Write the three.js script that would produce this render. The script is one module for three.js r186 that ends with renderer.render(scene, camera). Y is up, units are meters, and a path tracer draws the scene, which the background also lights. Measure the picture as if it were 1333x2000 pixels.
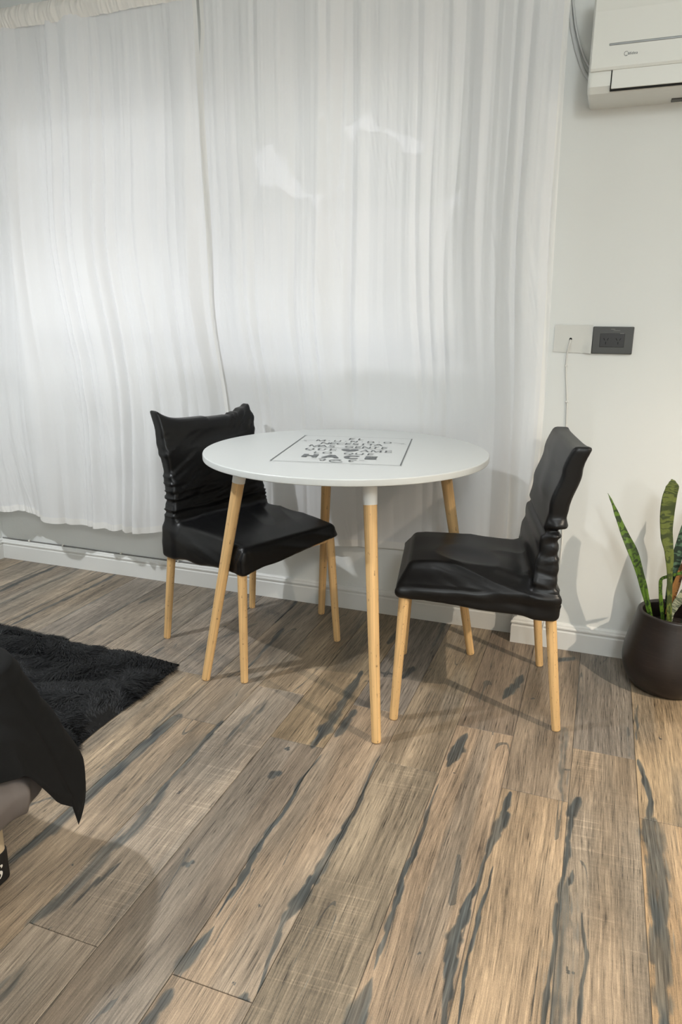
import * as THREE from 'three';
import { mergeGeometries, mergeVertices } from 'three/addons/utils/BufferGeometryUtils.js';
import { RoundedBoxGeometry } from 'three/addons/geometries/RoundedBoxGeometry.js';

// ------------------------------------------------------------------ camera, sky, exposure
const renderer = new THREE.WebGLRenderer({ antialias: true });
renderer.toneMapping = THREE.LinearToneMapping;
renderer.toneMappingExposure = 1.05;
renderer.shadowMap.enabled = true;
const scene = new THREE.Scene();
const SKY = new THREE.Color().setRGB(1.80, 1.85, 1.93);        // bright overcast sky, seen only through the window
scene.background = SKY;

const FOCAL = 1384.12, PITCH = 0.260146, YAW = -0.346953, ROLL = 0.008272;
const EYE = new THREE.Vector3(0, 1.13323, 2.57704);
const FWD = new THREE.Vector3(Math.sin(YAW) * Math.cos(PITCH), -Math.sin(PITCH), -Math.cos(YAW) * Math.cos(PITCH));
const R0 = new THREE.Vector3(Math.cos(YAW), 0, Math.sin(YAW));
const U0 = new THREE.Vector3().crossVectors(R0, FWD);
const RIGHT = R0.clone().multiplyScalar(Math.cos(ROLL)).addScaledVector(U0, Math.sin(ROLL));
const UPV = U0.clone().multiplyScalar(Math.cos(ROLL)).addScaledVector(R0, -Math.sin(ROLL));
const camera = new THREE.PerspectiveCamera(2 * Math.atan(1000 / FOCAL) * 180 / Math.PI, 1333 / 2000, 0.05, 200);
camera.position.copy(EYE);
camera.up.copy(UPV);
camera.lookAt(EYE.clone().add(FWD));
scene.add(camera);
// a round paper lamp in the part of the room behind the camera: soft, frontal, at head height
const GLOBE = { at: [0.62, 2.02, 3.30], r: 0.19, colour: [0.91, 0.97, 1.0], intensity: 5.0 };

// lamps of the room: three ceiling spots in a row (built with their fittings further down)
const LAMPS = [
  // x, z, colour, intensity, softness
  [1.95, 1.72, [1.00, 0.86, 0.70], 22.5, 0.7],
  [-2.08, 1.74, [0.94, 0.97, 1.00], 14.0, 2.0],
  [0.12, 1.72, [0.94, 0.98, 1.00], 2.5, 2.6],
];

// ------------------------------------------------------------------ helpers
function rng(seed) { let a = seed >>> 0; return () => { a = (a + 0x6D2B79F5) | 0; let t = Math.imul(a ^ (a >>> 15), 1 | a); t = (t + Math.imul(t ^ (t >>> 7), 61 | t)) ^ t; return ((t ^ (t >>> 14)) >>> 0) / 4294967296; }; }
const NT = new Float32Array(65536); { const r = rng(7); for (let i = 0; i < 65536; i++) NT[i] = r(); }
function n2(x, y) {                                             // value noise 0..1
  const xi = Math.floor(x), yi = Math.floor(y); let fx = x - xi, fy = y - yi;
  fx = fx * fx * (3 - 2 * fx); fy = fy * fy * (3 - 2 * fy);
  const a = ((yi & 255) << 8), b = (((yi + 1) & 255) << 8), c = xi & 255, d = (xi + 1) & 255;
  const p = NT[a + c], q = NT[a + d], s = NT[b + c], t = NT[b + d];
  return p + (q - p) * fx + (s - p + (p - q - s + t) * fx) * fy;
}
function n3(x, y, z) {
  const zi = Math.floor(z); let f = z - zi; f = f * f * (3 - 2 * f);
  const o1 = (zi * 37) & 255, o2 = ((zi + 1) * 37) & 255;
  return n2(x + o1 * 1.13, y + o1 * 2.71) * (1 - f) + n2(x + o2 * 1.13, y + o2 * 2.71) * f;
}
const ss = (a, b, x) => { const t = Math.min(1, Math.max(0, (x - a) / (b - a))); return t * t * (3 - 2 * t); };
const clamp = (x, a, b) => Math.min(b, Math.max(a, x));
const lerp = (a, b, t) => a + (b - a) * t;
function table1(pts) { return x => { if (x <= pts[0][0]) return pts[0][1]; for (let i = 1; i < pts.length; i++) if (x <= pts[i][0]) { const [a, b] = pts[i - 1], [c, d] = pts[i]; return b + (d - b) * (x - a) / (c - a); } return pts[pts.length - 1][1]; }; }
function smoothTable(pts) { return x => { if (x <= pts[0][0]) return pts[0][1]; for (let i = 1; i < pts.length; i++) if (x <= pts[i][0]) { const [a, b] = pts[i - 1], [c, d] = pts[i]; return b + (d - b) * ss(a, c, x); } return pts[pts.length - 1][1]; }; }
function ray(px, py) { return FWD.clone().addScaledVector(RIGHT, (px - 666.5) / FOCAL).addScaledVector(UPV, -(py - 1000) / FOCAL); }
function onFloor(px, py, h = 0) { const d = ray(px, py); return EYE.clone().addScaledVector(d, (h - EYE.y) / d.y); }
function onZ(px, py, z) { const d = ray(px, py); return EYE.clone().addScaledVector(d, (z - EYE.z) / d.z); }

const used = {};
function numbered(n) { used[n] = (used[n] ?? -1) + 1; return used[n] ? `${n}_${String(used[n]).padStart(3, '0')}` : n; }
function shade(o) { o.traverse(c => { if (c.isMesh) { c.castShadow = true; c.receiveShadow = true; } }); return o; }
function mesh(name, g, m, parent) { const o = new THREE.Mesh(g, m); o.name = name; o.castShadow = o.receiveShadow = true; if (parent) parent.add(o); return o; }
function thing(name, label, category, pos = [0, 0, 0], turn = 0, group) {
  const o = new THREE.Group(); o.name = numbered(name); o.position.set(...pos); o.rotation.y = turn; o.userData = { label, category }; if (group) o.userData.group = group; scene.add(o); return o;
}
function structure(name, label, g, m) {
  const o = g ? new THREE.Mesh(g, m) : new THREE.Group(); o.name = name; o.userData = { kind: 'structure', label }; o.castShadow = o.receiveShadow = true; scene.add(o); return o;
}
function box(x0, x1, y0, y1, z0, z1) { const g = new THREE.BoxGeometry(x1 - x0, y1 - y0, z1 - z0); g.translate((x0 + x1) / 2, (y0 + y1) / 2, (z0 + z1) / 2); return g; }
function rbox(x0, x1, y0, y1, z0, z1, r = 0.003, s = 2) { const g = new RoundedBoxGeometry(x1 - x0, y1 - y0, z1 - z0, s, r); g.translate((x0 + x1) / 2, (y0 + y1) / 2, (z0 + z1) / 2); return g; }
function merged(list) { return mergeGeometries(list.map(g => { const h = g.index ? g.toNonIndexed() : g; for (const k of Object.keys(h.attributes)) if (!['position', 'normal', 'uv'].includes(k)) h.deleteAttribute(k); return h; })); }
function gridGeo(nu, nv, f) {                                   // f(u, v) -> [x, y, z]
  const pos = new Float32Array((nu + 1) * (nv + 1) * 3), uv = new Float32Array((nu + 1) * (nv + 1) * 2), idx = [];
  for (let j = 0; j <= nv; j++) for (let i = 0; i <= nu; i++) { const k = j * (nu + 1) + i, p = f(i / nu, j / nv); pos.set(p, k * 3); uv[k * 2] = i / nu; uv[k * 2 + 1] = j / nv; }
  for (let j = 0; j < nv; j++) for (let i = 0; i < nu; i++) { const a = j * (nu + 1) + i, b = a + 1, c = a + nu + 1, d = c + 1; idx.push(a, b, d, a, d, c); }
  const g = new THREE.BufferGeometry(); g.setAttribute('position', new THREE.BufferAttribute(pos, 3)); g.setAttribute('uv', new THREE.BufferAttribute(uv, 2)); g.setIndex(idx); g.computeVertexNormals(); return g;
}
function tapered(a, b, ra, rb, seg = 20, round = 0.004) {       // a leg from foot a to top b
  const A = new THREE.Vector3(...a), B = new THREE.Vector3(...b), L = A.distanceTo(B);
  const pts = [[0, 0], [ra - round, 0], [ra - round * 0.3, round * 0.3], [ra, round], [lerp(ra, rb, 0.5), L * 0.5], [rb, L - 0.002], [rb - 0.002, L], [0, L]].map(([x, y]) => new THREE.Vector2(Math.max(x, 0.00001), y));
  const g = new THREE.LatheGeometry(pts, seg);
  const q = new THREE.Quaternion().setFromUnitVectors(new THREE.Vector3(0, 1, 0), B.clone().sub(A).normalize());
  g.applyQuaternion(q); g.translate(A.x, A.y, A.z); return g;
}
function tube(pts, r, seg = 64, rad = 8) { return new THREE.TubeGeometry(new THREE.CatmullRomCurve3(pts.map(p => new THREE.Vector3(...p))), seg, r, rad, false); }
function surfaceNets(lo, hi, cell, f) {                          // smooth closed surface of f < 0
  const nx = Math.ceil((hi[0] - lo[0]) / cell) + 1, ny = Math.ceil((hi[1] - lo[1]) / cell) + 1, nz = Math.ceil((hi[2] - lo[2]) / cell) + 1;
  const F = new Float32Array(nx * ny * nz), at = (i, j, k) => i + nx * (j + ny * k);
  for (let k = 0; k < nz; k++) for (let j = 0; j < ny; j++) for (let i = 0; i < nx; i++) F[at(i, j, k)] = f(lo[0] + i * cell, lo[1] + j * cell, lo[2] + k * cell);
  const V = new Int32Array(nx * ny * nz).fill(-1), pos = [], idx = [];
  const C = [[0, 0, 0], [1, 0, 0], [0, 1, 0], [1, 1, 0], [0, 0, 1], [1, 0, 1], [0, 1, 1], [1, 1, 1]];
  const Eg = [[0, 1], [2, 3], [4, 5], [6, 7], [0, 2], [1, 3], [4, 6], [5, 7], [0, 4], [1, 5], [2, 6], [3, 7]];
  for (let k = 0; k < nz - 1; k++) for (let j = 0; j < ny - 1; j++) for (let i = 0; i < nx - 1; i++) {
    const v = C.map(c => F[at(i + c[0], j + c[1], k + c[2])]); let m = 0; for (let q = 0; q < 8; q++) if (v[q] < 0) m++;
    if (m === 0 || m === 8) continue;
    let x = 0, y = 0, z = 0, n = 0;
    for (const [a, b] of Eg) if ((v[a] < 0) !== (v[b] < 0)) { const t = v[a] / (v[a] - v[b]); x += C[a][0] + t * (C[b][0] - C[a][0]); y += C[a][1] + t * (C[b][1] - C[a][1]); z += C[a][2] + t * (C[b][2] - C[a][2]); n++; }
    V[at(i, j, k)] = pos.length / 3; pos.push(lo[0] + (i + x / n) * cell, lo[1] + (j + y / n) * cell, lo[2] + (k + z / n) * cell);
  }
  for (let k = 1; k < nz - 1; k++) for (let j = 1; j < ny - 1; j++) for (let i = 1; i < nx - 1; i++) {
    const s = F[at(i, j, k)] < 0;
    const quad = (a, b, c, d, flip) => { if (a < 0 || b < 0 || c < 0 || d < 0) return; if (flip) idx.push(a, c, b, a, d, c); else idx.push(a, b, c, a, c, d); };
    if (s !== (F[at(i + 1, j, k)] < 0)) quad(V[at(i, j - 1, k - 1)], V[at(i, j, k - 1)], V[at(i, j, k)], V[at(i, j - 1, k)], !s);
    if (s !== (F[at(i, j + 1, k)] < 0)) quad(V[at(i - 1, j, k - 1)], V[at(i - 1, j, k)], V[at(i, j, k)], V[at(i, j, k - 1)], !s);
    if (s !== (F[at(i, j, k + 1)] < 0)) quad(V[at(i - 1, j - 1, k)], V[at(i, j - 1, k)], V[at(i, j, k)], V[at(i - 1, j, k)], !s);
  }
  const g = new THREE.BufferGeometry(); g.setAttribute('position', new THREE.Float32BufferAttribute(pos, 3)); g.setIndex(idx); g.computeVertexNormals(); return g;
}
function displace(g, f) {                                         // move every vertex along its normal by f(p, n)
  const p = g.attributes.position, n = g.attributes.normal, P = new THREE.Vector3(), N = new THREE.Vector3();
  for (let i = 0; i < p.count; i++) { P.fromBufferAttribute(p, i); N.fromBufferAttribute(n, i); const d = f(P, N); p.setXYZ(i, P.x + N.x * d, P.y + N.y * d, P.z + N.z * d); }
  g.computeVertexNormals(); return g;
}
function canvasTex(w, h, draw) { const c = document.createElement('canvas'); c.width = w; c.height = h; draw(c.getContext('2d'), w, h); const t = new THREE.CanvasTexture(c); t.colorSpace = THREE.SRGBColorSpace; t.anisotropy = 8; return t; }
function dataTex(w, h, f, srgb = true) {                          // f(i, j) -> [r, g, b] 0..255
  const d = new Uint8Array(w * h * 4);
  for (let j = 0; j < h; j++) for (let i = 0; i < w; i++) { const c = f(i, j), k = (j * w + i) * 4; d[k] = clamp(c[0], 0, 255); d[k + 1] = clamp(c[1], 0, 255); d[k + 2] = clamp(c[2], 0, 255); d[k + 3] = 255; }
  const t = new THREE.DataTexture(d, w, h); t.magFilter = THREE.LinearFilter; t.minFilter = THREE.LinearMipmapLinearFilter; t.generateMipmaps = true; t.wrapS = t.wrapT = THREE.RepeatWrapping; if (srgb) t.colorSpace = THREE.SRGBColorSpace; t.needsUpdate = true; return t;
}
const std = (o) => new THREE.MeshStandardMaterial(o);
const phy = (o) => new THREE.MeshPhysicalMaterial(o);

// ------------------------------------------------------------------ room dimensions (metres)
const XL = -2.71, XR = 2.60, ZB = 3.70, H = 2.44, WZ = 0.0793, PX = -0.214;   // pilaster wall stands WZ proud, starts at PX
const WX0 = -2.60, WX1 = -0.45, WY0 = 1.005, WY1 = 2.025;                     // window opening

const plasterBump = dataTex(256, 256, (i, j) => { const v = 128 + (n2(i * 0.25, j * 0.25) - 0.5) * 60 + (n2(i * 0.06, j * 0.06) - 0.5) * 90; return [v, v, v]; }, false);
plasterBump.repeat.set(4, 4);
const MAT = {
  wall: std({ color: new THREE.Color().setRGB(0.70, 0.712, 0.69), roughness: 0.75, bumpMap: plasterBump, bumpScale: 0.0006 }),
  ceiling: std({ color: new THREE.Color().setRGB(0.70, 0.71, 0.69), roughness: 0.9 }),
  trim: std({ color: new THREE.Color().setRGB(0.69, 0.69, 0.665), roughness: 0.42 }),
  grout: std({ color: new THREE.Color().setRGB(0.34, 0.30, 0.25), roughness: 0.9 }),
  alu: std({ color: new THREE.Color().setRGB(0.62, 0.63, 0.64), roughness: 0.45, metalness: 0.2 }),
  glass: phy({ color: 0xffffff, roughness: 0.0, transmission: 1, thickness: 0 }),
  frosted: phy({ color: 0xffffff, roughness: 0.85, transmission: 1, thickness: 0 }),
};

// ------------------------------------------------------------------ floor: every plank its own piece
const PW = 0.1617, PL = 0.997, X0 = 0.0205;
const zStart = k => (((k % 2) + 2) % 2 === 1 ? 0.972 : 0.724) - 2 * PL;    // column k lies between X0 + k PW and X0 + (k + 1) PW
// dark streaks, knots and patches printed on the porcelain: [px, py, width in px] read from the photograph, laid on the floor
const STREAKS = [
  [1, [[626, 1480, 6], [588, 1525, 7], [559, 1579, 8], [525, 1624, 9], [502, 1660, 14], [480, 1705, 16], [455, 1743, 8], [430, 1782, 4]]],
  [1, [[739, 1480, 6], [705, 1561, 10], [674, 1615, 11], [638, 1678, 16], [611, 1719, 28], [579, 1768, 30], [559, 1790, 16], [543, 1831, 14], [525, 1881, 8], [509, 1926, 4]]],
  [1, [[856, 1538, 6], [836, 1588, 9], [809, 1669, 10], [786, 1714, 10], [777, 1759, 14], [759, 1808, 12], [743, 1854, 9], [737, 1880, 4]]],
  [1, [[719, 1926, 14], [708, 1960, 30], [694, 2000, 44], [690, 2030, 44]]],
  [1, [[705, 1314, 18], [683, 1354, 24], [651, 1404, 26], [612, 1455, 26]]],
  [0.9, [[692, 1390, 16], [660, 1435, 20]]],
  [0.95, [[348, 1399, 30], [300, 1440, 26], [240, 1494, 24], [160, 1565, 26], [100, 1622, 26], [20, 1682, 30]]],
  [0.75, [[430, 1412, 20], [381, 1471, 10], [327, 1530, 12], [300, 1566, 8]]],
  [0.55, [[320, 1538, 14], [294, 1579, 34], [258, 1624, 40], [210, 1660, 46], [168, 1714, 44], [105, 1768, 40], [60, 1800, 30]]],
  [0.8, [[230, 1690, 10], [190, 1722, 12], [150, 1760, 10]]],
  [0.95, [[408, 1822, 14], [380, 1860, 30], [350, 1892, 44]]],
  [1, [[476, 1955, 26], [455, 2000, 34]]],
  [0.9, [[352, 1910, 4], [302, 1995, 7]]],
  [0.9, [[60, 1808, 10], [0, 1866, 18]]],
  [1, [[910, 1438, 22], [893, 1465, 28], [876, 1492, 18]]],
  [1, [[998, 1552, 24], [985, 1590, 26], [970, 1630, 18], [947, 1678, 6], [932, 1730, 9], [910, 1781, 22], [889, 1833, 34], [882, 1876, 34], [874, 1945, 26], [868, 2010, 26]]],
  [0.9, [[964, 1700, 5], [932, 1794, 10], [908, 1900, 8], [893, 1995, 10]]],
  [0.8, [[1128, 1562, 26], [1118, 1590, 20], [1108, 1640, 8], [1110, 1668, 14], [1104, 1690, 8]]],
  [0.85, [[1104, 1687, 8], [1091, 1773, 10], [1080, 1859, 10], [1069, 1945, 14], [1061, 2010, 18]]],
  [0.42, [[1112, 1716, 8], [1108, 1745, 30], [1106, 1800, 50], [1100, 1870, 64], [1094, 1940, 66], [1086, 2010, 66]]],
  [0.9, [[1117, 1708, 10], [1112, 1722, 10]]],
  [0.85, [[1135, 1790, 5], [1145, 1865, 8], [1137, 1930, 10], [1130, 2005, 14]]],
  [0.95, [[1248, 1489, 10], [1261, 1523, 14], [1271, 1566, 12], [1266, 1596, 14]]],
  [0.8, [[1272, 1603, 56], [1276, 1644, 40], [1283, 1687, 44], [1286, 1751, 44], [1290, 1816, 46], [1294, 1880, 48], [1298, 2010, 52]]],
  [0.7, [[1290, 1650, 10], [1298, 1720, 14], [1302, 1800, 14]]],
  [0.9, [[1020, 1322, 18], [1006, 1340, 24], [985, 1362, 14]]],
  [0.8, [[806, 1305, 26], [790, 1322, 14]]],
  [0.4, [[1106, 1425, 26], [1100, 1560, 30]]],
  [0.5, [[1227, 1425, 10], [1229, 1475, 14]]],
  [0.6, [[1246, 1380, 6], [1244, 1440, 8]]],
  [0.7, [[1078, 1290, 22], [1122, 1286, 8]]],
  [0.75, [[116, 1104, 12], [64, 1125, 14], [0, 1155, 16]]],
  [0.7, [[229, 1121, 12], [169, 1151, 12], [112, 1177, 12], [56, 1204, 14], [26, 1219, 10]]],
  [0.4, [[319, 1159, 12], [274, 1177, 14]]],
  [0.5, [[465, 1155, 20], [430, 1172, 14]]],
  [0.45, [[500, 1219, 10], [424, 1249, 16], [360, 1290, 18]]],
  [0.5, [[195, 1222, 10], [172, 1242, 10]]],
  [0.85, [[552, 1230, 12], [480, 1310, 6]]],
  [0.8, [[585, 1170, 8], [540, 1215, 8]]],
  [0.55, [[790, 1218, 14], [760, 1255, 20]]], [0.55, [[870, 1216, 14], [845, 1265, 10]]],
  [0.5, [[520, 1370, 16], [470, 1420, 30], [440, 1452, 20]]],
];
const KNOTS = [[534, 1516, 40, 20], [507, 1770, 9, 6], [457, 1921, 10, 7], [818, 1862, 11, 7], [368, 1687, 26, 14], [888, 1510, 6, 4], [1114, 1895, 24, 12], [1042, 1365, 10, 6], [140, 1690, 9, 5], [560, 1462, 16, 8], [1290, 1442, 10, 8], [350, 1548, 10, 6]];
// planks whose tone the photograph shows clearly: 'column:row' -> [r, g, b multiplier], saw marks
const TONE = { '-3:2': [0.95, 0.95, 0.93, 0.9], '-4:2': [1.06, 1.03, 1.0, 0], '-2:2': [1.02, 0.98, 0.94, 0], '-1:2': [1.10, 1.05, 0.98, 0.1], '-1:1': [0.92, 0.90, 0.88, 0.2], '0:2': [0.98, 0.95, 0.91, 0.9], '1:1': [1.08, 1.03, 0.94, 0], '1:2': [1.12, 1.03, 0.90, 0], '-5:1': [0.98, 0.95, 0.88, 0.2], '-5:2': [0.84, 0.84, 0.85, 0.1], '-6:2': [1.0, 1.01, 1.03, 0.8], '-6:3': [0.98, 0.97, 0.95, 0.1], '-4:3': [1.08, 1.06, 1.02, 0], '-7:2': [1.02, 1.0, 0.97, 0.2], '-3:1': [0.96, 0.95, 0.92, 0.3], '-2:1': [0.88, 0.86, 0.85, 0.1] };
function floorTexture(x0, x1, z0, z1, w, h) {
  const mask = new Float32Array(w * h), sx = w / (x1 - x0), sz = h / (z1 - z0);
  const stamp = (X, Z, rx, rz, a) => {
    const i0 = Math.max(0, Math.floor((X - rx - x0) * sx)), i1 = Math.min(w - 1, Math.ceil((X + rx - x0) * sx)), j0 = Math.max(0, Math.floor((Z - rz - z0) * sz)), j1 = Math.min(h - 1, Math.ceil((Z + rz - z0) * sz));
    for (let j = j0; j <= j1; j++) for (let i = i0; i <= i1; i++) { const dx = ((i + 0.5) / sx + x0 - X) / rx, dz = ((j + 0.5) / sz + z0 - Z) / rz, d = dx * dx + dz * dz; if (d < 1) { const v = a * Math.min(1, (1 - Math.sqrt(d)) * 1.6); if (v > mask[j * w + i]) mask[j * w + i] = v; } }
  };
  for (const [a, pts] of STREAKS) for (let q = 0; q < pts.length - 1; q++) {
    const A = onFloor(pts[q][0], pts[q][1]), B = onFloor(pts[q + 1][0], pts[q + 1][1]);
    const wa = onFloor(pts[q][0] + pts[q][2] / 2, pts[q][1]).distanceTo(A), wb = onFloor(pts[q + 1][0] + pts[q + 1][2] / 2, pts[q + 1][1]).distanceTo(B);
    const n = Math.max(2, Math.ceil(A.distanceTo(B) / 0.006));
    for (let t = 0; t <= n; t++) { const f = t / n, X = lerp(A.x, B.x, f), Z = lerp(A.z, B.z, f), lead = (q + f) / (pts.length - 1), r = lerp(wa, wb, f) * (0.55 + 0.55 * Math.sqrt(Math.min(1, Math.min(lead, 1 - lead) * 6))); stamp(X + (n2(Z * 22, q) - 0.5) * 0.006, Z, Math.max(0.0022, r * (0.6 + 0.9 * n2(Z * 34, q + a * 50))), 0.022, a); }
  }
  for (const [px, py, wx, wy] of KNOTS) { const c = onFloor(px, py), r = onFloor(px + wx / 2, py).distanceTo(c); for (let q = 0; q < 5; q++) stamp(c.x + (n2(q * 3.1, px) - 0.5) * r * 1.2, c.z + (n2(px, q * 2.7) - 0.5) * r * 1.4, r * (0.25 + 0.35 * n2(q, py)), r * (0.3 + 0.5 * n2(py, q)), 0.85); }
  const d = new Uint8Array(w * h * 4);
  for (let j = 0; j < h; j++) {
    const Z = z0 + (j + 0.5) / sz;
    for (let i = 0; i < w; i++) {
      const X = x0 + (i + 0.5) / sx, col = Math.floor((X - X0) / PW), row = Math.floor((Z - zStart(col)) / PL), s = col * 17.31 + row * 5.77;
      const t = TONE[`${col}:${row}`], r1 = NT[(col * 71 + row * 913 + 40000) & 65535], r2 = NT[(col * 331 + row * 57 + 20000) & 65535], r3 = NT[(col * 13 + row * 677 + 9000) & 65535];
      const warp = (n2(X * 14 + s, Z * 2.4 + s) - 0.5) * 0.022 + (n2(X * 60 + s, Z * 8 + s) - 0.5) * 0.003;
      const g1 = n2((X + warp) * 420 + s, Z * 11 + s * 3), g2 = n2((X + warp) * 1250 + s, Z * 38), g3 = n2((X + warp * 1.4) * 95 + s, Z * 3.5 + s), g4 = n2(X * 17 + s * 2, Z * 5 + s), g5 = n2(X * 1500, Z * 1400);
      const saw = t ? t[3] : (r3 > 0.6 ? r3 : 0);
      let v = 1 + (g1 - 0.5) * 0.24 + (g2 - 0.5) * 0.32 + (g3 - 0.5) * 0.18 + (g4 - 0.5) * 0.30 + (g5 - 0.5) * 0.20;
      const pore = g2 * 0.6 + g1 * 0.4; if (pore < 0.28) v -= (0.28 - pore) * 1.3;
      if (saw > 0.05) { const q = n2(X * 7 + s, Z * 300 + X * 22), m2 = ss(0.35, 0.65, n2(X * 9 + s, Z * 7 + s)); v += saw * m2 * ((q - 0.5) * 0.09 + (q > 0.86 ? 0.10 : 0)); }
      let R, G, B;
      if (t) { R = 134 * t[0]; G = 121 * t[1]; B = 105 * t[2]; }
      else { const l = 0.90 + r1 * 0.18; R = 134 * l * (1 + (r2 - 0.5) * 0.05); G = 121 * l; B = 105 * l * (1 - (r2 - 0.5) * 0.10); }
      const gy = ss(0.55, 0.8, n2(X * 13 + s * 1.7, Z * 2.2 + s)) * 0.35;              // greyer patches in the print
      R = lerp(R, 114, gy); G = lerp(G, 109, gy); B = lerp(B, 101, gy);
      R *= v; G *= v; B *= v;
      const m0 = mask[j * w + i];
      let m = m0 > 0 ? ss(0.22, 0.66, m0 * 1.1 + (n2((X + warp) * 200, Z * 9) - 0.5) * 0.55 + (g1 - 0.5) * 0.45 + (g2 - 0.5) * 0.35 + (n2(X * 70, Z * 45) - 0.5) * 0.3) * Math.min(1, 0.35 + m0 * 0.8) * (0.62 + 0.55 * n2(X * 45 + 3, Z * 11)) : 0; m = Math.min(1, m);
      // the print's own dark edge lines and fine cracks
      const crack = Math.abs(n2((X + warp) * 30 + s * 4, Z * 1.6 + s * 7) - 0.5); if (crack < 0.007 && n2(X * 20 + s, Z * 6 - s) > 0.55) m = Math.max(m, 0.55);
      if (!t && r1 > 0.45) { const e = (X - X0) / PW - col, ed = Math.min(e, 1 - e) * PW, wv = n2(Z * 6 + s * 3, s) * 0.030 - 0.009; if (ed < wv) m = Math.max(m, 0.42 * ss(0, 0.4, n2((X + warp) * 300, Z * 22)) ); }
      const f = 0.88 + (g1 - 0.5) * 0.6 + (g2 - 0.5) * 0.35;
      R = lerp(R, 68 * f, m * 0.94); G = lerp(G, 72 * f, m * 0.94); B = lerp(B, 72 * f, m * 0.94);
      const k = (j * w + i) * 4; d[k] = clamp(R, 0, 255); d[k + 1] = clamp(G, 0, 255); d[k + 2] = clamp(B, 0, 255); d[k + 3] = 255;
    }
  }
  const tx = new THREE.DataTexture(d, w, h); tx.magFilter = THREE.LinearFilter; tx.minFilter = THREE.LinearMipmapLinearFilter; tx.generateMipmaps = true; tx.wrapS = tx.wrapT = THREE.RepeatWrapping; tx.colorSpace = THREE.SRGBColorSpace; tx.anisotropy = 16; tx.needsUpdate = true; return tx;
}
const NEAR = [X0 - 7 * PW, X0 + 3 * PW, 0, 2.0], FAR = [X0 - 17 * PW, X0 - 7 * PW, 0, 2.0];
const texNear = floorTexture(...NEAR, 2048, 2048), texFar = floorTexture(...FAR, 1024, 1024);
const plankNear = std({ map: texNear, roughness: 0.50, bumpMap: texNear, bumpScale: 0.0007 });
const plankFar = std({ map: texFar, roughness: 0.50, bumpMap: texFar, bumpScale: 0.0007 });
const floor = structure('floor', 'wood-look porcelain plank floor in brown and grey');
mesh('screed', box(XL, XR, -0.12, -0.0035, -0.02, ZB), MAT.grout, floor);
{
  const g0 = 0.0007, ch = 0.0009;
  let n = 0;
  for (let k = Math.floor((XL - X0) / PW); k <= Math.floor((XR - X0) / PW); k++) {
    for (let r = 0; r < 7; r++) {
      let za = zStart(k) + r * PL, zb = za + PL, xa = X0 + k * PW, xb = xa + PW;
      if (zb <= 0 || za >= ZB) continue;
      za = Math.max(za, -0.005); zb = Math.min(zb, ZB); xa = Math.max(xa, XL); xb = Math.min(xb, XR);
      if (zb - za < 0.01 || xb - xa < 0.01) continue;
      const lip = (NT[(k * 91 + r * 371 + 3000) & 65535] - 0.5) * 0.0006;
      const a = xa + g0, b = xb - g0, c = za + g0, d = zb - g0;
      const P = [[a + ch, lip, c + ch], [b - ch, lip, c + ch], [b - ch, lip, d - ch], [a + ch, lip, d - ch], [a, lip - ch, c], [b, lip - ch, c], [b, lip - ch, d], [a, lip - ch, d], [a, -0.0035, c], [b, -0.0035, c], [b, -0.0035, d], [a, -0.0035, d]];
      const Q = [[0, 3, 2, 1], [0, 1, 5, 4], [1, 2, 6, 5], [2, 3, 7, 6], [3, 0, 4, 7], [4, 5, 9, 8], [5, 6, 10, 9], [6, 7, 11, 10], [7, 4, 8, 11]];
      const pos = [], uv = [], idx = [];
      const inFar = xb <= NEAR[0] + 0.01 && xa >= FAR[0] - PW, T = inFar ? FAR : NEAR;
      let du = 0, dz = 0; if (!inFar && xa > NEAR[1] - 0.01) du = -Math.ceil((xb - NEAR[1]) / (2 * PW) - 1e-6) * 2 * PW; if (zb > 2.3) dz = -PL;
      for (const q of Q) { const o = pos.length / 3; for (const v of q) { pos.push(...P[v]); uv.push((P[v][0] + du - T[0]) / (T[1] - T[0]), (P[v][2] + dz - T[2]) / (T[3] - T[2])); } idx.push(o, o + 1, o + 2, o, o + 2, o + 3); }
      const g = new THREE.BufferGeometry(); g.setAttribute('position', new THREE.Float32BufferAttribute(pos, 3)); g.setAttribute('uv', new THREE.Float32BufferAttribute(uv, 2)); g.setIndex(idx); g.computeVertexNormals();
      mesh(n ? `plank_${String(n).padStart(3, '0')}` : 'plank', g, inFar ? plankFar : plankNear, floor); n++;
    }
  }
}

// ------------------------------------------------------------------ walls, ceiling, window
const back = structure('wall_back', 'white plastered wall with the window opening', merged([
  box(XL - 0.15, WX0, 0, H, -0.20, 0), box(WX1, XR + 0.15, 0, H, -0.20, 0), box(WX0, WX1, 0, WY0, -0.20, 0), box(WX0, WX1, WY1, H, -0.20, 0)]), MAT.wall);
structure('wall_pilaster', 'white wall section standing proud beside the window', merged([rbox(PX, XR, 0, H, 0.0, WZ, 0.004)]), MAT.wall);
structure('wall_left', 'white side wall at the curtain end', box(XL - 0.15, XL, 0, H, -0.2, ZB + 0.15), MAT.wall);
structure('wall_right', 'white side wall beyond the plant', box(XR, XR + 0.15, 0, H, -0.2, ZB + 0.15), MAT.wall);
structure('wall_front', 'white wall facing the window', box(XL - 0.15, XR + 0.15, 0, H, ZB, ZB + 0.15), MAT.wall);
structure('ceiling', 'white flat ceiling', box(XL - 0.15, XR + 0.15, H, H + 0.15, -0.2, ZB + 0.15), MAT.ceiling);

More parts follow.
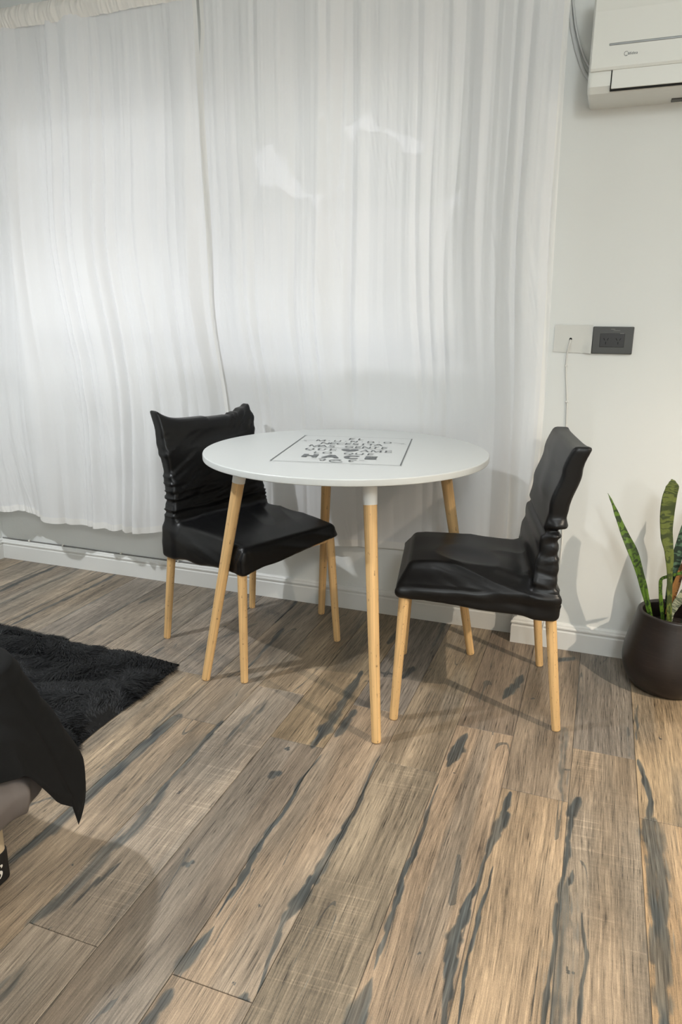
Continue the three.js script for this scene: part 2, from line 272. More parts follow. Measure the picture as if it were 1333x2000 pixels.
const win = structure('window_1', 'aluminium sliding window behind the curtains');
mesh('frame', merged([box(WX0, WX1, WY0, WY0 + 0.045, -0.14, -0.06), box(WX0, WX1, WY1 - 0.04, WY1, -0.14, -0.06), box(WX0, WX0 + 0.04, WY0, WY1, -0.14, -0.06), box(WX1 - 0.04, WX1, WY0, WY1, -0.14, -0.06)]), MAT.alu, win);
const XM = -1.46;
for (const [a, b, z, m] of [[WX0 + 0.03, XM + 0.03, -0.125, MAT.frosted], [XM - 0.03, WX1 - 0.03, -0.085, MAT.glass]]) {
  const s = mesh('sash', merged([box(a, b, WY0 + 0.04, WY0 + 0.085, z - 0.012, z + 0.012), box(a, b, WY1 - 0.075, WY1 - 0.035, z - 0.012, z + 0.012), box(a, a + 0.045, WY0 + 0.04, WY1 - 0.035, z - 0.012, z + 0.012), box(b - 0.045, b, WY0 + 0.04, WY1 - 0.035, z - 0.012, z + 0.012)]), MAT.alu, win);
  const pane = new THREE.PlaneGeometry(b - a - 0.08, WY1 - WY0 - 0.15); pane.translate((a + b) / 2, (WY0 + WY1) / 2, z); mesh('pane', pane, m, s);
}
mesh('sill', rbox(WX0 - 0.04, WX1 + 0.04, WY0 - 0.03, WY0, -0.19, 0.035, 0.004), MAT.trim, win);

// skirting with a moulded top; profile (height, depth)
const SKIRT = [[0, 0], [0, 0.015], [0.066, 0.015], [0.069, 0.013], [0.074, 0.013], [0.078, 0.0165], [0.083, 0.0165], [0.086, 0.012], [0.092, 0.0105], [0.096, 0.007], [0.098, 0]];
function skirting(path) {                                          // path of [x, z, normal x, normal z] corners
  const pos = [], idx = [], n = SKIRT.length;
  path.forEach(([x, z, nx, nz]) => SKIRT.forEach(([h, d]) => pos.push(x + nx * d, h, z + nz * d)));
  for (let i = 0; i < path.length - 1; i++) for (let j = 0; j < n - 1; j++) { const a = i * n + j, b = a + 1, c = a + n, d = c + 1; idx.push(a, c, d, a, d, b); }
  let g = new THREE.BufferGeometry(); g.setAttribute('position', new THREE.Float32BufferAttribute(pos, 3)); g.setIndex(idx); g = g.toNonIndexed(); g.computeVertexNormals(); return g;
}
structure('baseboard_back', 'white moulded skirting board under the window wall', skirting([[XL, 0, 0, 1], [PX, 0, 0, 1]]), MAT.trim);
structure('baseboard_pilaster', 'white moulded skirting board wrapping the wall corner behind the chair', skirting([[PX, 0.0, -1, 0], [PX, WZ, -1, 1], [XR, WZ, 0, 1]]), MAT.trim);
structure('baseboard_left', 'white skirting board on the side wall', skirting([[XL, ZB, 1, 0], [XL, 0.012, 1, 0]]), MAT.trim);

// outdoors, seen dimly through the sheer curtain
{
  const ground = structure('ground', 'pale paving outside the window', box(-9, 6, -0.3, -0.15, -9, -0.2), std({ color: 0xb5b1a8, roughness: 0.9 }));
  const t = thing('garden_wall', 'pale rendered garden wall outside the window', 'wall', [-1.5, -0.15, -3.0]);
  mesh('render', rbox(-5, 5, 0, 2.05, -0.1, 0.1, 0.01), std({ color: 0xdedbd2, roughness: 0.9 }), t);
  const tr = thing('garden_tree', 'leafy tree standing behind the pale garden wall', 'tree', [-2.9, -0.15, -4.6]);
  mesh('trunk', tapered([0, 0, 0], [0.1, 2.2, 0], 0.09, 0.06, 14), std({ color: 0x5a4a3c, roughness: 0.9 }), tr);
  const cl = []; const q = rng(5); for (let i = 0; i < 46; i++) { const g = new THREE.IcosahedronGeometry(0.16 + q() * 0.22, 2); displace(g, p => (n3(p.x * 9 + i, p.y * 9, p.z * 9) - 0.5) * 0.18); g.translate((q() - 0.5) * 2.6, 2.2 + q() * 1.9, (q() - 0.5) * 1.2); cl.push(g); }
  mesh('crown', merged(cl), std({ color: 0x6d7a58, roughness: 0.9 }), tr);
  mesh('coping', rbox(-5, 5, 2.05, 2.11, -0.13, 0.13, 0.01), std({ color: 0xcfccc4, roughness: 0.9 }), t);
}

// ------------------------------------------------------------------ ceiling spots
for (const [i, [x, z, c, power, soft]] of LAMPS.entries()) {
  const t = thing('ceiling_spotlight', ['recessed ceiling spotlight near the right wall', 'recessed ceiling spotlight near the left wall', 'recessed ceiling spotlight between the two others'][i], 'light', [x, H, z], 0, 'ceiling spotlights');
  const ring = new THREE.LatheGeometry([[0.030, -0.001], [0.034, -0.010], [0.046, -0.009], [0.050, -0.001]].map(p => new THREE.Vector2(...p)), 36);
  mesh('trim_ring', ring, std({ color: 0xe8e8e6, roughness: 0.4, side: THREE.DoubleSide }), t);
  const disc = new THREE.CylinderGeometry(0.031, 0.031, 0.003, 32); disc.translate(0, -0.003, 0);
  mesh('lens', disc, std({ color: 0xffffff, emissive: new THREE.Color().setRGB(...c), emissiveIntensity: 2, roughness: 0.5 }), t);
  const L = new THREE.SpotLight(new THREE.Color().setRGB(...c), power, 0, 1.12, 0.30, 2);
  L.position.set(0, -0.012 - 0.02 * soft * 0.2, 0); L.target.position.set(0, -1, 0); L.castShadow = true; L.shadow.radius = soft; L.shadow.mapSize.set(2048, 2048); L.name = 'spot_bulb';
  t.add(L); t.add(L.target);
}
{
  const t = thing('globe_lamp', 'round paper pendant lamp on a thin cord', 'lamp', [GLOBE.at[0], H, GLOBE.at[2]]);
  const y = GLOBE.at[1] - H, c = new THREE.Color().setRGB(...GLOBE.colour);
  const sg = new THREE.SphereGeometry(GLOBE.r, 40, 28); sg.translate(0, y, 0);
  mesh('lamp_shade', sg, std({ color: 0xf4f1ea, emissive: c, emissiveIntensity: 0.9, roughness: 0.9 }), t);
  mesh('cord', tube([[0, 0, 0], [0, y * 0.4, 0], [0, y + GLOBE.r * 0.98, 0]], 0.003, 8), std({ color: 0xdddddd, roughness: 0.6 }), t);
  mesh('canopy', new THREE.CylinderGeometry(0.045, 0.05, 0.022, 24).translate(0, -0.012, 0), std({ color: 0xeeeeee, roughness: 0.5 }), t);
  const L = new THREE.PointLight(c, GLOBE.intensity, 0, 2); L.position.set(0, y, 0); L.castShadow = true; L.shadow.radius = GLOBE.r / 0.02 * 0.95; L.name = 'globe_bulb'; t.add(L);
}

// ------------------------------------------------------------------ sheer curtains
const sheer = phy({ color: new THREE.Color().setRGB(0.93, 0.93, 0.935), roughness: 0.95, transmission: 0.47, thickness: 0, side: THREE.DoubleSide, specularIntensity: 0.2 });
const sheerDouble = phy({ color: new THREE.Color().setRGB(0.92, 0.89, 0.84), roughness: 1, transmission: 0.22, thickness: 0, side: THREE.DoubleSide, specularIntensity: 0.2 });
const sheerHem = phy({ color: new THREE.Color().setRGB(0.93, 0.92, 0.895), roughness: 1, transmission: 0.36, thickness: 0, side: THREE.DoubleSide, specularIntensity: 0.2 });
const hemY = smoothTable([[-2.70, 0.285], [-2.508, 0.284], [-2.462, 0.292], [-2.249, 0.268], [-2.084, 0.257], [-1.937, 0.262], [-1.86, 0.273], [-1.845, 0.264], [-1.768, 0.264], [-1.70, 0.272], [-1.631, 0.262], [-1.42, 0.256], [-1.13, 0.256], [-0.958, 0.274], [-0.635, 0.288], [-0.17, 0.295]]);
const TOPY = 2.205;
function drape(x, y, s) {                                            // depth of the cloth in front of the wall
  const push = ss(-1.75, -1.36, x) * (1 - ss(-0.36, -0.20, x)) * (1 - ss(0.70, 1.25, y));
  const base = lerp(0.150 + 0.03 * ss(-0.45, -0.18, x), 0.036, push);
  const up = ss(1.2, 2.2, y), low = 1 - up;
  const sway = (n2(x * 3 + s, y * 1.3) - 0.5) * 0.10 * low;
  const xx = x + sway;
  let f = (n2(xx * 9 + s, y * 0.35 + s) - 0.5) * lerp(0.085, 0.045, up);
  f += (Math.abs(n2(xx * 23 + s * 3, y * 0.55 + s) - 0.5) * 2 - 0.5) * lerp(0.030, 0.019, up);
  f += (n2(xx * 60 + s, y * 0.8) - 0.5) * lerp(0.006, 0.008, up);
  f += (n2(x * 150 + s, y * 1.2 + 9) - 0.5) * lerp(0.0010, 0.0018, up);
  const cr = ss(0.45, 0.75, n2(x * 5 + s, y * 2.2 + 3)) * low;         // crumpled patches
  f += (Math.abs(n2(xx * 75 + y * 14 + s, y * 6 + s) - 0.5)) * 0.006 * cr;
  f += (n2(x * 7, y * 8 + s) - 0.5) * 0.006 * low;
  const amp = lerp(1, 0.30, push) * lerp(1, 0.55, ss(2.10, 2.2, y));
  return Math.max(base + f * amp, lerp(0.020, 0.012, push) + (x > -0.26 ? 0.10 : 0));
}
function curtain(label, xa, xb, s, lap) {
  const t = thing('curtain', label, 'curtain');
  const at = (u, y, off = 0) => { const x = lerp(xa(y), xb(y), u), near = 1 - ss(0.015, 0.07, Math.abs(x + 1.405)); return [x, y, lerp(drape(x, y, s), drape(x, y, 7.7), near) + near * lap + off]; };
  mesh('cloth', gridGeo(620, 260, (u, v) => { const x = lerp(xa(1), xb(1), u); return at(u, lerp(hemY(x), TOPY, v)); }), sheer, t);
  const W = xb(1.2) - xa(1.2);
  mesh('hem', gridGeo(620, 8, (u, v) => { const x = lerp(xa(1), xb(1), u); return at(u, hemY(x) - 0.001 + v * 0.028, 0.0015); }), sheerHem, t);
  for (const [a, b] of [[0, 0.016 / W], [1 - 0.016 / W, 1]]) mesh('side_hem', gridGeo(6, 200, (u, v) => { const q = lerp(a, b, u), x = lerp(xa(1), xb(1), q); return at(q, lerp(hemY(x) + 0.028, TOPY, v), 0.0015); }), sheerHem, t);
  // heading: gathered rod pocket
  mesh('heading', gridGeo(700, 14, (u, v) => {
    const x = lerp(xa(2.2), xb(2.2), u), g = (n2(x * 70 + s, v * 1.5) - 0.5) * 0.010 + (n2(x * 150, v * 2 + s) - 0.5) * 0.005;
    const sag = (n2(x * 8 + s, 4) - 0.5) * 0.008;
    return [x, 2.190 + sag + v * (0.072 - sag + (n2(x * 60, 2) - 0.5) * 0.004), 0.152 + 0.016 * Math.sin(Math.PI * v) + g];
  }), sheerDouble, t);
  mesh('heading_back', gridGeo(300, 6, (u, v) => { const x = lerp(xa(2.2), xb(2.2), u); return [x, 2.196 + v * 0.066, 0.150 - 0.016 * Math.sin(Math.PI * v) + (n2(x * 70 + s, v) - 0.5) * 0.004]; }), sheerDouble, t);
  return t;
}
const partL = smoothTable([[0.25, -1.392], [0.85, -1.399], [1.24, -1.403], [1.88, -1.411], [2.2, -1.414]]);
curtain('white sheer curtain panel hanging beside the black rug', y => -2.695, y => partL(y), 11.3, 0.004);
curtain('white sheer curtain panel hanging behind the round table', y => partL(y) + lerp(-0.012, 0.007, ss(1.95, 2.12, y)), smoothTable([[0.25, -0.178], [0.47, -0.175], [0.79, -0.166], [2.02, -0.186], [2.2, -0.189]]), 42.7, -0.004);
{
  const t = thing('curtain_rod', 'thin metal rod carrying both sheer curtains', 'curtain rod');
  const g = new THREE.CylinderGeometry(0.008, 0.008, 2.60, 16); g.rotateZ(Math.PI / 2); g.translate(-1.405, 2.226, 0.152); mesh('rod', g, MAT.alu, t);
  for (const x of [-2.702, -1.407, -0.103]) mesh('bracket', rbox(x - 0.006, x + 0.006, 2.218, 2.234, x > -0.2 ? WZ : 0, 0.165, 0.002), MAT.alu, t);
}

// ------------------------------------------------------------------ round table
const woodTex = dataTex(128, 1024, (i, j) => {
  const u = i / 128, v = j / 1024, a = n2(u * 22 + n2(v * 6, 3) * 2, v * 5), b = n2(u * 70, v * 30), k = 1 + (a - 0.5) * 0.16 + (b - 0.5) * 0.10;
  const spot = n2(u * 26, v * 240) > 0.93 ? 0.72 : 1;
  return [202 * k * spot, 165 * k * spot, 114 * k * spot];
});
const MW = std({ map: woodTex, roughness: 0.45 });
const whitePaint = std({ color: new THREE.Color().setRGB(0.69, 0.69, 0.67), roughness: 0.42 });
{
  const TX = -0.7378, TZ = 0.4965, R = 0.4445;
  const t = thing('round_table', 'round white dining table with beech legs and lettering on its top', 'table', [TX, 0, TZ]);
  const prof = [[0, 0.730], [R - 0.003, 0.730], [R - 0.001, 0.7308], [R, 0.733], [R, 0.7465], [R - 0.001, 0.7490], [R - 0.003, 0.750], [0, 0.750]].map(p => new THREE.Vector2(...p));
  mesh('tabletop', new THREE.LatheGeometry(prof, 128), phy({ color: new THREE.Color().setRGB(0.55, 0.565, 0.555), roughness: 0.34 }), t);
  mesh('centre_plate', rbox(-0.22, 0.22, 0.712, 0.730, -0.22, 0.22, 0.002), whitePaint, t);
  const F = [[0.24, 0.3975], [-0.392, 0.25], [-0.2392, -0.3975], [0.3908, -0.2495]];
  for (const [fx, fz] of F) {
    const k = 0.325 / 0.4645, top = [fx * k, 0.728, fz * k], at = y => [lerp(fx, top[0], y / 0.728), y, lerp(fz, top[2], y / 0.728)];
    const leg = mesh('leg', tapered([fx, 0, fz], at(0.665), 0.0135, 0.0190, 24), MW, t);
    mesh('sleeve', tapered(at(0.655), at(0.7295), 0.0200, 0.0210, 24, 0.002), whitePaint, leg);
    const sc = new THREE.CylinderGeometry(0.004, 0.004, 0.003, 12); sc.translate(fx * k + 0.024, 0.7282, fz * k + 0.005); mesh('screw', sc, std({ color: 0x151515, roughness: 0.5, metalness: 0.6 }), leg);
  }
  // printed lettering (flat print, 38 x 49 cm)
  const print = canvasTex(1024, 1312, (c, w, h) => {
    c.clearRect(0, 0, w, h); const ink = '#5a5e60'; c.fillStyle = ink; c.strokeStyle = ink; c.textAlign = 'center'; c.textBaseline = 'middle';
    const seg = (a, b, x, y, l) => { c.lineWidth = l; c.beginPath(); c.moveTo(a, b); c.lineTo(x, y); c.stroke(); };
    seg(14, 10, 14, h - 14, 9); seg(w - 14, 10, w - 14, h - 14, 9); seg(14, 14, w - 14, 14, 3.5); seg(14, h - 16, w - 14, h - 16, 6); c.fillRect(2, 2, 26, 14);
    const row = (s, y, size, wide, font, weight = 'bold', gap = 0) => {
      c.font = `${weight} ${size}px ${font}`; const ch = [...s], total = ch.length - 1;
      ch.forEach((q, i) => { c.save(); c.translate(w / 2 + (total ? (i / total - 0.5) * wide : 0), y); c.scale(1.12, 1); c.fillText(q, 0, 0); c.restore(); });
    };
    row('EL', 130, 120, 82, 'sans-serif', 'normal');
    row('MUNDO', 268, 104, 600, 'sans-serif', 'normal'); for (const [x] of [[287], [437], [587], [737]]) c.fillText('·', x, 270);
    c.lineWidth = 4; for (const q of [-1, 1]) { c.beginPath(); c.moveTo(w / 2 + q * 350, 262); c.lineTo(w / 2 + q * 450, 290); c.lineTo(w / 2 + q * 420, 320); c.lineTo(w / 2 + q * 470, 330); c.stroke(); }
    row('NECESITA', 410, 122, 470, 'sans-serif', 'normal');
    row('MAS GENTE', 556, 118, 600, 'sans-serif', 'normal');
    seg(210, 626, 815, 626, 7);
    row('QUE', 720, 128, 200, 'serif'); c.save(); c.restore();
    c.clearRect(0, 640, w, 170);
    c.font = '118px serif'; for (const [q, x] of [['Q', 225], ['U', 325], ['E', 418], ['A', 690], ['M', 785], ['E', 880]]) { c.save(); c.translate(x - 20, 724); c.scale(1.05, 1); c.fillText(q, 0, 0); c.restore(); }
    c.lineWidth = 9; seg(14, 640, 14, 812, 9); seg(w - 14, 640, w - 14, 812, 9);
    c.beginPath(); c.moveTo(540, 778); c.bezierCurveTo(440, 720, 460, 660, 505, 664); c.quadraticCurveTo(535, 668, 540, 700); c.quadraticCurveTo(545, 668, 575, 664); c.bezierCurveTo(620, 660, 640, 720, 540, 778); c.fill();
    row('LO QUE', 876, 112, 440, 'sans-serif', 'normal');
    c.font = 'bold 168px sans-serif'; c.lineWidth = 8; c.lineJoin = 'round'; for (const [q, x] of [['H', 270], ['A', 440], ['C', 600], ['E', 755]]) { c.save(); c.translate(x, 1030); c.scale(1.22, 1); c.fillText(q, 0, 0); c.strokeText(q, 0, 0); c.restore(); }
    c.lineWidth = 12; const arc = (x, y, r, a, b) => { c.beginPath(); c.arc(x, y, r, a, b); c.stroke(); };
    arc(512, 1210, 52, 0.4, 5.4); arc(512, 1200, 24, 3.2, 6.2); arc(390, 1168, 28, 3.6, 7.4); arc(400, 1196, 16, 0, 3.4); arc(634, 1168, 28, 2.0, 5.8); arc(624, 1196, 16, 0, 3.4); seg(680, 1150, 720, 1142, 6); seg(344, 1150, 304, 1142, 6);
  });
  const g = new THREE.PlaneGeometry(0.385, 0.492); g.rotateX(-Math.PI / 2); g.rotateY(0.186); g.translate(0.003, 0.7503, -0.006);
  mesh('printed_lettering', g, std({ map: print, transparent: true, roughness: 0.5, polygonOffset: true, polygonOffsetFactor: -1 }), t).userData = { label: 'grey lettering inside a thin drawn frame' };
}

// ------------------------------------------------------------------ chairs under black stretch covers
const coverMat = phy({ color: new THREE.Color().setRGB(0.0048, 0.0048, 0.0052), roughness: 0.36, specularIntensity: 0.55, side: THREE.DoubleSide });
const rb3 = (x, y, z, hx, hy, hz, r) => { const a = Math.abs(x) - hx + r, b = Math.abs(y) - hy + r, c = Math.abs(z) - hz + r; return Math.hypot(Math.max(a, 0), Math.max(b, 0), Math.max(c, 0)) + Math.min(Math.max(a, b, c), 0) - r; };
const smin = (a, b, k) => { const h = clamp(0.5 + 0.5 * (b - a) / k, 0, 1); return lerp(b, a, h) - k * h * (1 - h); };
function chair(label, pos, turn, opt) {
  const t = thing('dining_chair', label, 'chair', pos, turn, 'dining chairs at the round table');
  for (const [fx, fz, tx, tz] of [[0.235, 0.219, 0.214, 0.198], [0.235, -0.219, 0.214, -0.198], [-0.235, 0.2035, -0.186, 0.186], [-0.235, -0.2035, -0.186, -0.186]])
    mesh('leg', tapered([fx, 0, fz], [tx, 0.415, tz], 0.0125, 0.0158, 20), MW, t);
  mesh('seat_frame', merged([rbox(0.196, 0.220, 0.385, 0.425, -0.185, 0.185, 0.003), rbox(-0.19, -0.168, 0.385, 0.425, -0.175, 0.175, 0.003), rbox(-0.18, 0.21, 0.385, 0.425, 0.170, 0.192, 0.003), rbox(-0.18, 0.21, 0.385, 0.425, -0.192, -0.170, 0.003)]), MW, t);
  const xc = smoothTable([[0.36, -0.172], [0.47, -0.166], [0.56, -0.170], [0.66, -0.190], [0.76, -0.216], [0.86, -0.246]]);
  const th = smoothTable([[0.36, 0.034], [0.50, 0.030], [0.56, 0.024], [0.70, 0.026], [0.86, 0.025]]);
  const sdf = (x, y, z) => {
    const bot = opt.bottom(x, z), top = 0.458 + opt.lift * (x < 0.17 ? (x + 0.06) / 0.23 : 1) + 0.008 * (1 - (x / 0.23) ** 2) - 0.006 * ss(0.12, 0.24, x);
    const seat = rb3(x - 0.0165, y - (top + bot) / 2, z, 0.2245 - opt.slope * 0.5 * ss(0.405, 0.475, y), (top - bot) / 2, 0.219 - opt.slope * ss(0.405, 0.475, y), 0.013);
    const yt = opt.top(z), yb = bot + 0.004;
    const back = rb3(x - xc(y), y - (yt + yb) / 2, z, th(y), (yt - yb) / 2, opt.width(y), 0.011);
    return smin(seat, back, 0.032);
  };
  const g = surfaceNets([-0.30, 0.31, -0.245], [0.265, 0.885, 0.245], 0.0052, sdf);
  displace(g, opt.wrinkle);
  mesh('slipcover', g, coverMat, t).userData = { label: 'black satin stretch cover with gathered waist' };
  return t;
}
const fold = (a, p = 1) => Math.pow(1 - Math.abs(2 * a - 1), p);      // soft ridge from noise
chair('black covered chair standing in front of the left curtain panel, seat toward the table', [-1.131, 0, 0.424], -0.4083, {
  slope: 0.018, lift: 0,
  bottom: (x, z) => 0.372 - 0.030 * ss(0.20, -0.22, x) * ss(-0.1, 0.2, z) + 0.030 * ss(0.0, 0.2, x) * ss(0.1, -0.2, z) - 0.012 * ss(0.1, 0.22, z) + (n2(x * 14, z * 14) - 0.5) * 0.008,
  top: z => 0.806 + 0.036 * Math.pow(Math.abs(z) / 0.2, 5) - (z < 0 ? 0.004 : 0),
  width: smoothTable([[0.36, 0.207], [0.48, 0.212], [0.54, 0.200], [0.62, 0.199], [0.76, 0.203], [0.86, 0.205]]),
  wrinkle: (p, n) => {
    const y = p.y; let d = 0;
    const bk = ss(0.49, 0.54, y), up = ss(0.80, 0.70, y);
    // sweeping folds across the back, rising to the far side
    const al = -p.z + 0.25 * y, ac = y + 0.42 * p.z + 0.6 * p.z * p.z;
    d += bk * up * (fold(n2(al * 3.0 + 5, ac * 17), 1.4) - 0.4) * 0.014 * (0.55 + 0.45 * ss(0.1, -0.15, p.z));
    d += bk * up * (fold(n2(al * 5.0 + 15, ac * 42 + 3), 1.5) - 0.4) * 0.005;
    // gather at the pulled-up far corner
    const ear = ss(0.72, 0.80, y) * ss(-0.06, -0.16, p.z); d += ear * (fold(n2((p.z + (y - 0.84) * 0.7) * 55, 3 + y * 4), 1.3) - 0.4) * 0.013;
    // tight horizontal pleats at the waist
    const wa = ss(0.46, 0.50, y) * ss(0.63, 0.55, y), sd = 0.35 + 0.65 * ss(0.10, 0.19, Math.abs(p.z));
    d += wa * sd * (fold(n2(p.z * 7 + p.x * 9, y * 75 + p.z * 5), 1.2) - 0.45) * 0.011;
    // seat: folds running from the waist to the front edge
    const st = ss(0.50, 0.46, y) * Math.max(0, n.y); const al2 = p.x * 0.9 + p.z * 0.4, ac2 = -p.x * 0.4 + p.z * 0.9;
    d += st * (fold(n2(al2 * 4 + 3, ac2 * 17 + 7), 1.4) - 0.4) * 0.010 * ss(0.22, -0.1, p.x);
    // sides and front: diagonal drag lines
    const sidew = ss(0.46, 0.43, y) * (1 - Math.abs(n.y));
    d += sidew * (fold(n2((p.x + p.z) * 4 + 2, (y + 0.25 * (p.x - p.z)) * 26), 1.4) - 0.4) * 0.009 * ss(0.35, 0.40, y);
    const cf = ss(0.15, 0.22, p.x) * ss(0.15, 0.21, Math.abs(p.z)); d += cf * (fold(n2(p.z * 70 + p.x * 70, y * 8), 1.2) - 0.4) * 0.005 * ss(0.48, 0.42, y);
    return d;
  },
});
chair('black covered chair with a bunched waist, standing beside the potted plant', [-0.2993, 0, 0.4978], -2.9434, {
  slope: 0.062, lift: 0.018,
  bottom: (x, z) => 0.352 + 0.026 * ss(-0.1, 0.22, x) - 0.006 * ss(0, -0.2, x) + (n2(x * 12 + 5, z * 12) - 0.5) * 0.008,
  top: z => 0.822 + 0.006 * Math.pow(Math.abs(z) / 0.2, 4),
  width: smoothTable([[0.36, 0.213], [0.46, 0.214], [0.56, 0.200], [0.62, 0.198], [0.70, 0.199], [0.86, 0.203]]),
  wrinkle: (p, n) => {
    const y = p.y; let d = 0;
    const sideF = ss(0.3, 0.8, Math.abs(n.z));
    // drag lines from the front top edge down to the rear corner on the flanks
    const ac = y - 0.30 * p.x - 0.25 * p.x * p.x, al = p.x;
    const seatZ = ss(0.53, 0.47, y);
    const hm = ss(0.345, 0.395, y);
    d += hm * sideF * seatZ * (fold(n2(al * 2.4 + 8, ac * 17 + 2), 1.6) - 0.35) * 0.013 * (0.45 + 0.55 * ss(0.15, -0.12, p.x));
    d += hm * sideF * seatZ * (fold(n2(al * 4.5 + 1, ac * 48 + 9), 1.5) - 0.4) * 0.0025;
    d += sideF * ss(0.385, 0.40, y) * ss(0.425, 0.41, y) * 0.005;      // seat edge showing through the cloth
    const top = seatZ * Math.max(0, n.y); d += top * (fold(n2(p.x * 5 + p.z * 2, (p.z - p.x * 0.5) * 9 + 4), 1.4) - 0.4) * 0.007;
    // rolled bunch at the waist of the back
    const wa = ss(0.45, 0.50, y) * ss(0.655, 0.60, y);
    d += wa * (fold(n2(p.z * 4 + 3 * p.x, y * 46 + p.x * 14 + p.z * 3), 1.2) - 0.45) * 0.010 * (0.35 + 0.65 * ss(0.1, 0.19, Math.abs(p.z))) * ss(-0.150, -0.185, p.x);
    d -= Math.exp(-(((y - 0.592 + 0.06 * (p.x + 0.17)) / 0.008) ** 2)) * 0.011;
    d -= Math.exp(-(((y - 0.535) / 0.012) ** 2)) * 0.004 * ss(-0.17, -0.14, p.x);
    const rr = ss(-0.155, -0.185, p.x) * (0.4 + 0.6 * ss(0.08, 0.18, Math.abs(p.z))); d += rr * (Math.exp(-(((y - 0.612) / 0.012) ** 2)) * 0.010 + Math.exp(-(((y - 0.583) / 0.011) ** 2)) * 0.008 - Math.exp(-(((y - 0.597) / 0.006) ** 2)) * 0.006);
    // smooth long folds on the upper back
    const ub = ss(0.62, 0.68, y); d += ub * (fold(n2(y * 4 + p.z * 3, (p.z * 0.8 + p.x * 1.2 - 0.35 * y) * 11 + 2), 1.2) - 0.4) * 0.0045 * (1 - 0.7 * sideF) * (0.3 + 0.7 * ss(0.80, 0.66, y));
    const rear = ss(-0.14, -0.19, p.x) * seatZ; d += rear * (fold(n2(p.x * 6 + p.z * 3, y * 48), 1.2) - 0.4) * 0.007 * hm;
    return d;
  },
});

// ------------------------------------------------------------------ air conditioner
{
  const t = thing('air_conditioner', 'white wall-mounted air conditioner above the power socket', 'air conditioner', [0, 0, WZ]);
  const white = std({ color: new THREE.Color().setRGB(0.67, 0.675, 0.635), roughness: 0.38 });
  const X0a = -0.116, X1a = 0.70;
  const sh = (pts) => { const s = new THREE.Shape(); pts.forEach(([z, y], i) => i ? s.lineTo(-z, y) : s.moveTo(-z, y)); s.closePath(); return s; };
  const ext = (pts, xa, xb, bev) => { const g = new THREE.ExtrudeGeometry(sh(pts), { depth: xb - xa - 2 * bev, bevelEnabled: bev > 0, bevelSize: bev, bevelThickness: bev, bevelSegments: 4, steps: 1, curveSegments: 4 }); g.translate(0, 0, bev); g.rotateY(Math.PI / 2); g.translate(xa, 0, 0); return g; };
  mesh('body', ext([[0.010, 2.02], [0.172, 2.02], [0.180, 1.95], [0.182, 1.80], [0.181, 1.776], [0.172, 1.767], [0.150, 1.766], [0.010, 1.772]], X0a, X1a, 0.010), white, t);
  const fp = mesh('front_panel', ext([[0.150, 2.032], [0.176, 2.026], [0.194, 2.000], [0.1985, 1.95], [0.199, 1.815], [0.197, 1.811], [0.160, 1.811]], X0a + 0.004, X1a - 0.004, 0.003), white, t);
  mesh('trim_strip', rbox(-0.068, 0.62, 1.8655, 1.8715, 0.199, 0.2035, 0.002), std({ color: 0x8d9090, roughness: 0.35, metalness: 0.5 }), fp);
  mesh('outlet_slot', rbox(-0.0562, 0.64, 1.7580, 1.812, 0.184, 0.1930, 0.001), std({ color: 0x12120f, roughness: 0.9 }), t);
  mesh('flap', rbox(-0.0535, 0.64, 1.7620, 1.816, 0.184, 0.1955, 0.002), white, t);
  mesh('sensor', rbox(0.110, 0.150, 1.7565, 1.7625, 0.030, 0.060, 0.002), std({ color: 0x3a3a38, roughness: 0.4 }), t);
  const logo = canvasTex(512, 160, (c, w, h) => {
    c.clearRect(0, 0, w, h); c.fillStyle = '#6f7372'; c.strokeStyle = '#6f7372'; c.font = 'bold 92px sans-serif'; c.textBaseline = 'middle'; c.fillText('Midea', 118, 84);
    c.lineWidth = 13; c.beginPath(); c.arc(84, 80, 56, 0.9, 5.4); c.stroke(); c.lineWidth = 22; c.beginPath(); c.arc(84, 80, 52, 0.9, 2.0); c.stroke();
  });
  const lg = new THREE.PlaneGeometry(0.048, 0.015); lg.translate(-0.006, 1.8425, 0.2026); mesh('logo', lg, std({ map: logo, transparent: true, roughness: 0.5 }), fp);
}
{
  const grey = std({ color: new THREE.Color().setRGB(0.55, 0.56, 0.55), roughness: 0.5 });
  const t = thing('grey_cable', 'grey cable running from the air conditioner behind the curtain edge', 'cable');
  mesh('cord', merged([tube([[-0.225, 2.20, 0.100], [-0.200, 2.08, 0.088], [-0.184, 1.99, 0.0855], [-0.160, 1.915, 0.0855], [-0.135, 1.862, 0.087], [-0.112, 1.835, 0.092]], 0.0055), tube([[-0.222, 2.21, 0.098], [-0.190, 2.07, 0.086], [-0.170, 1.98, 0.0842], [-0.144, 1.91, 0.0842], [-0.112, 1.86, 0.092]], 0.0035)]), grey, t);
}

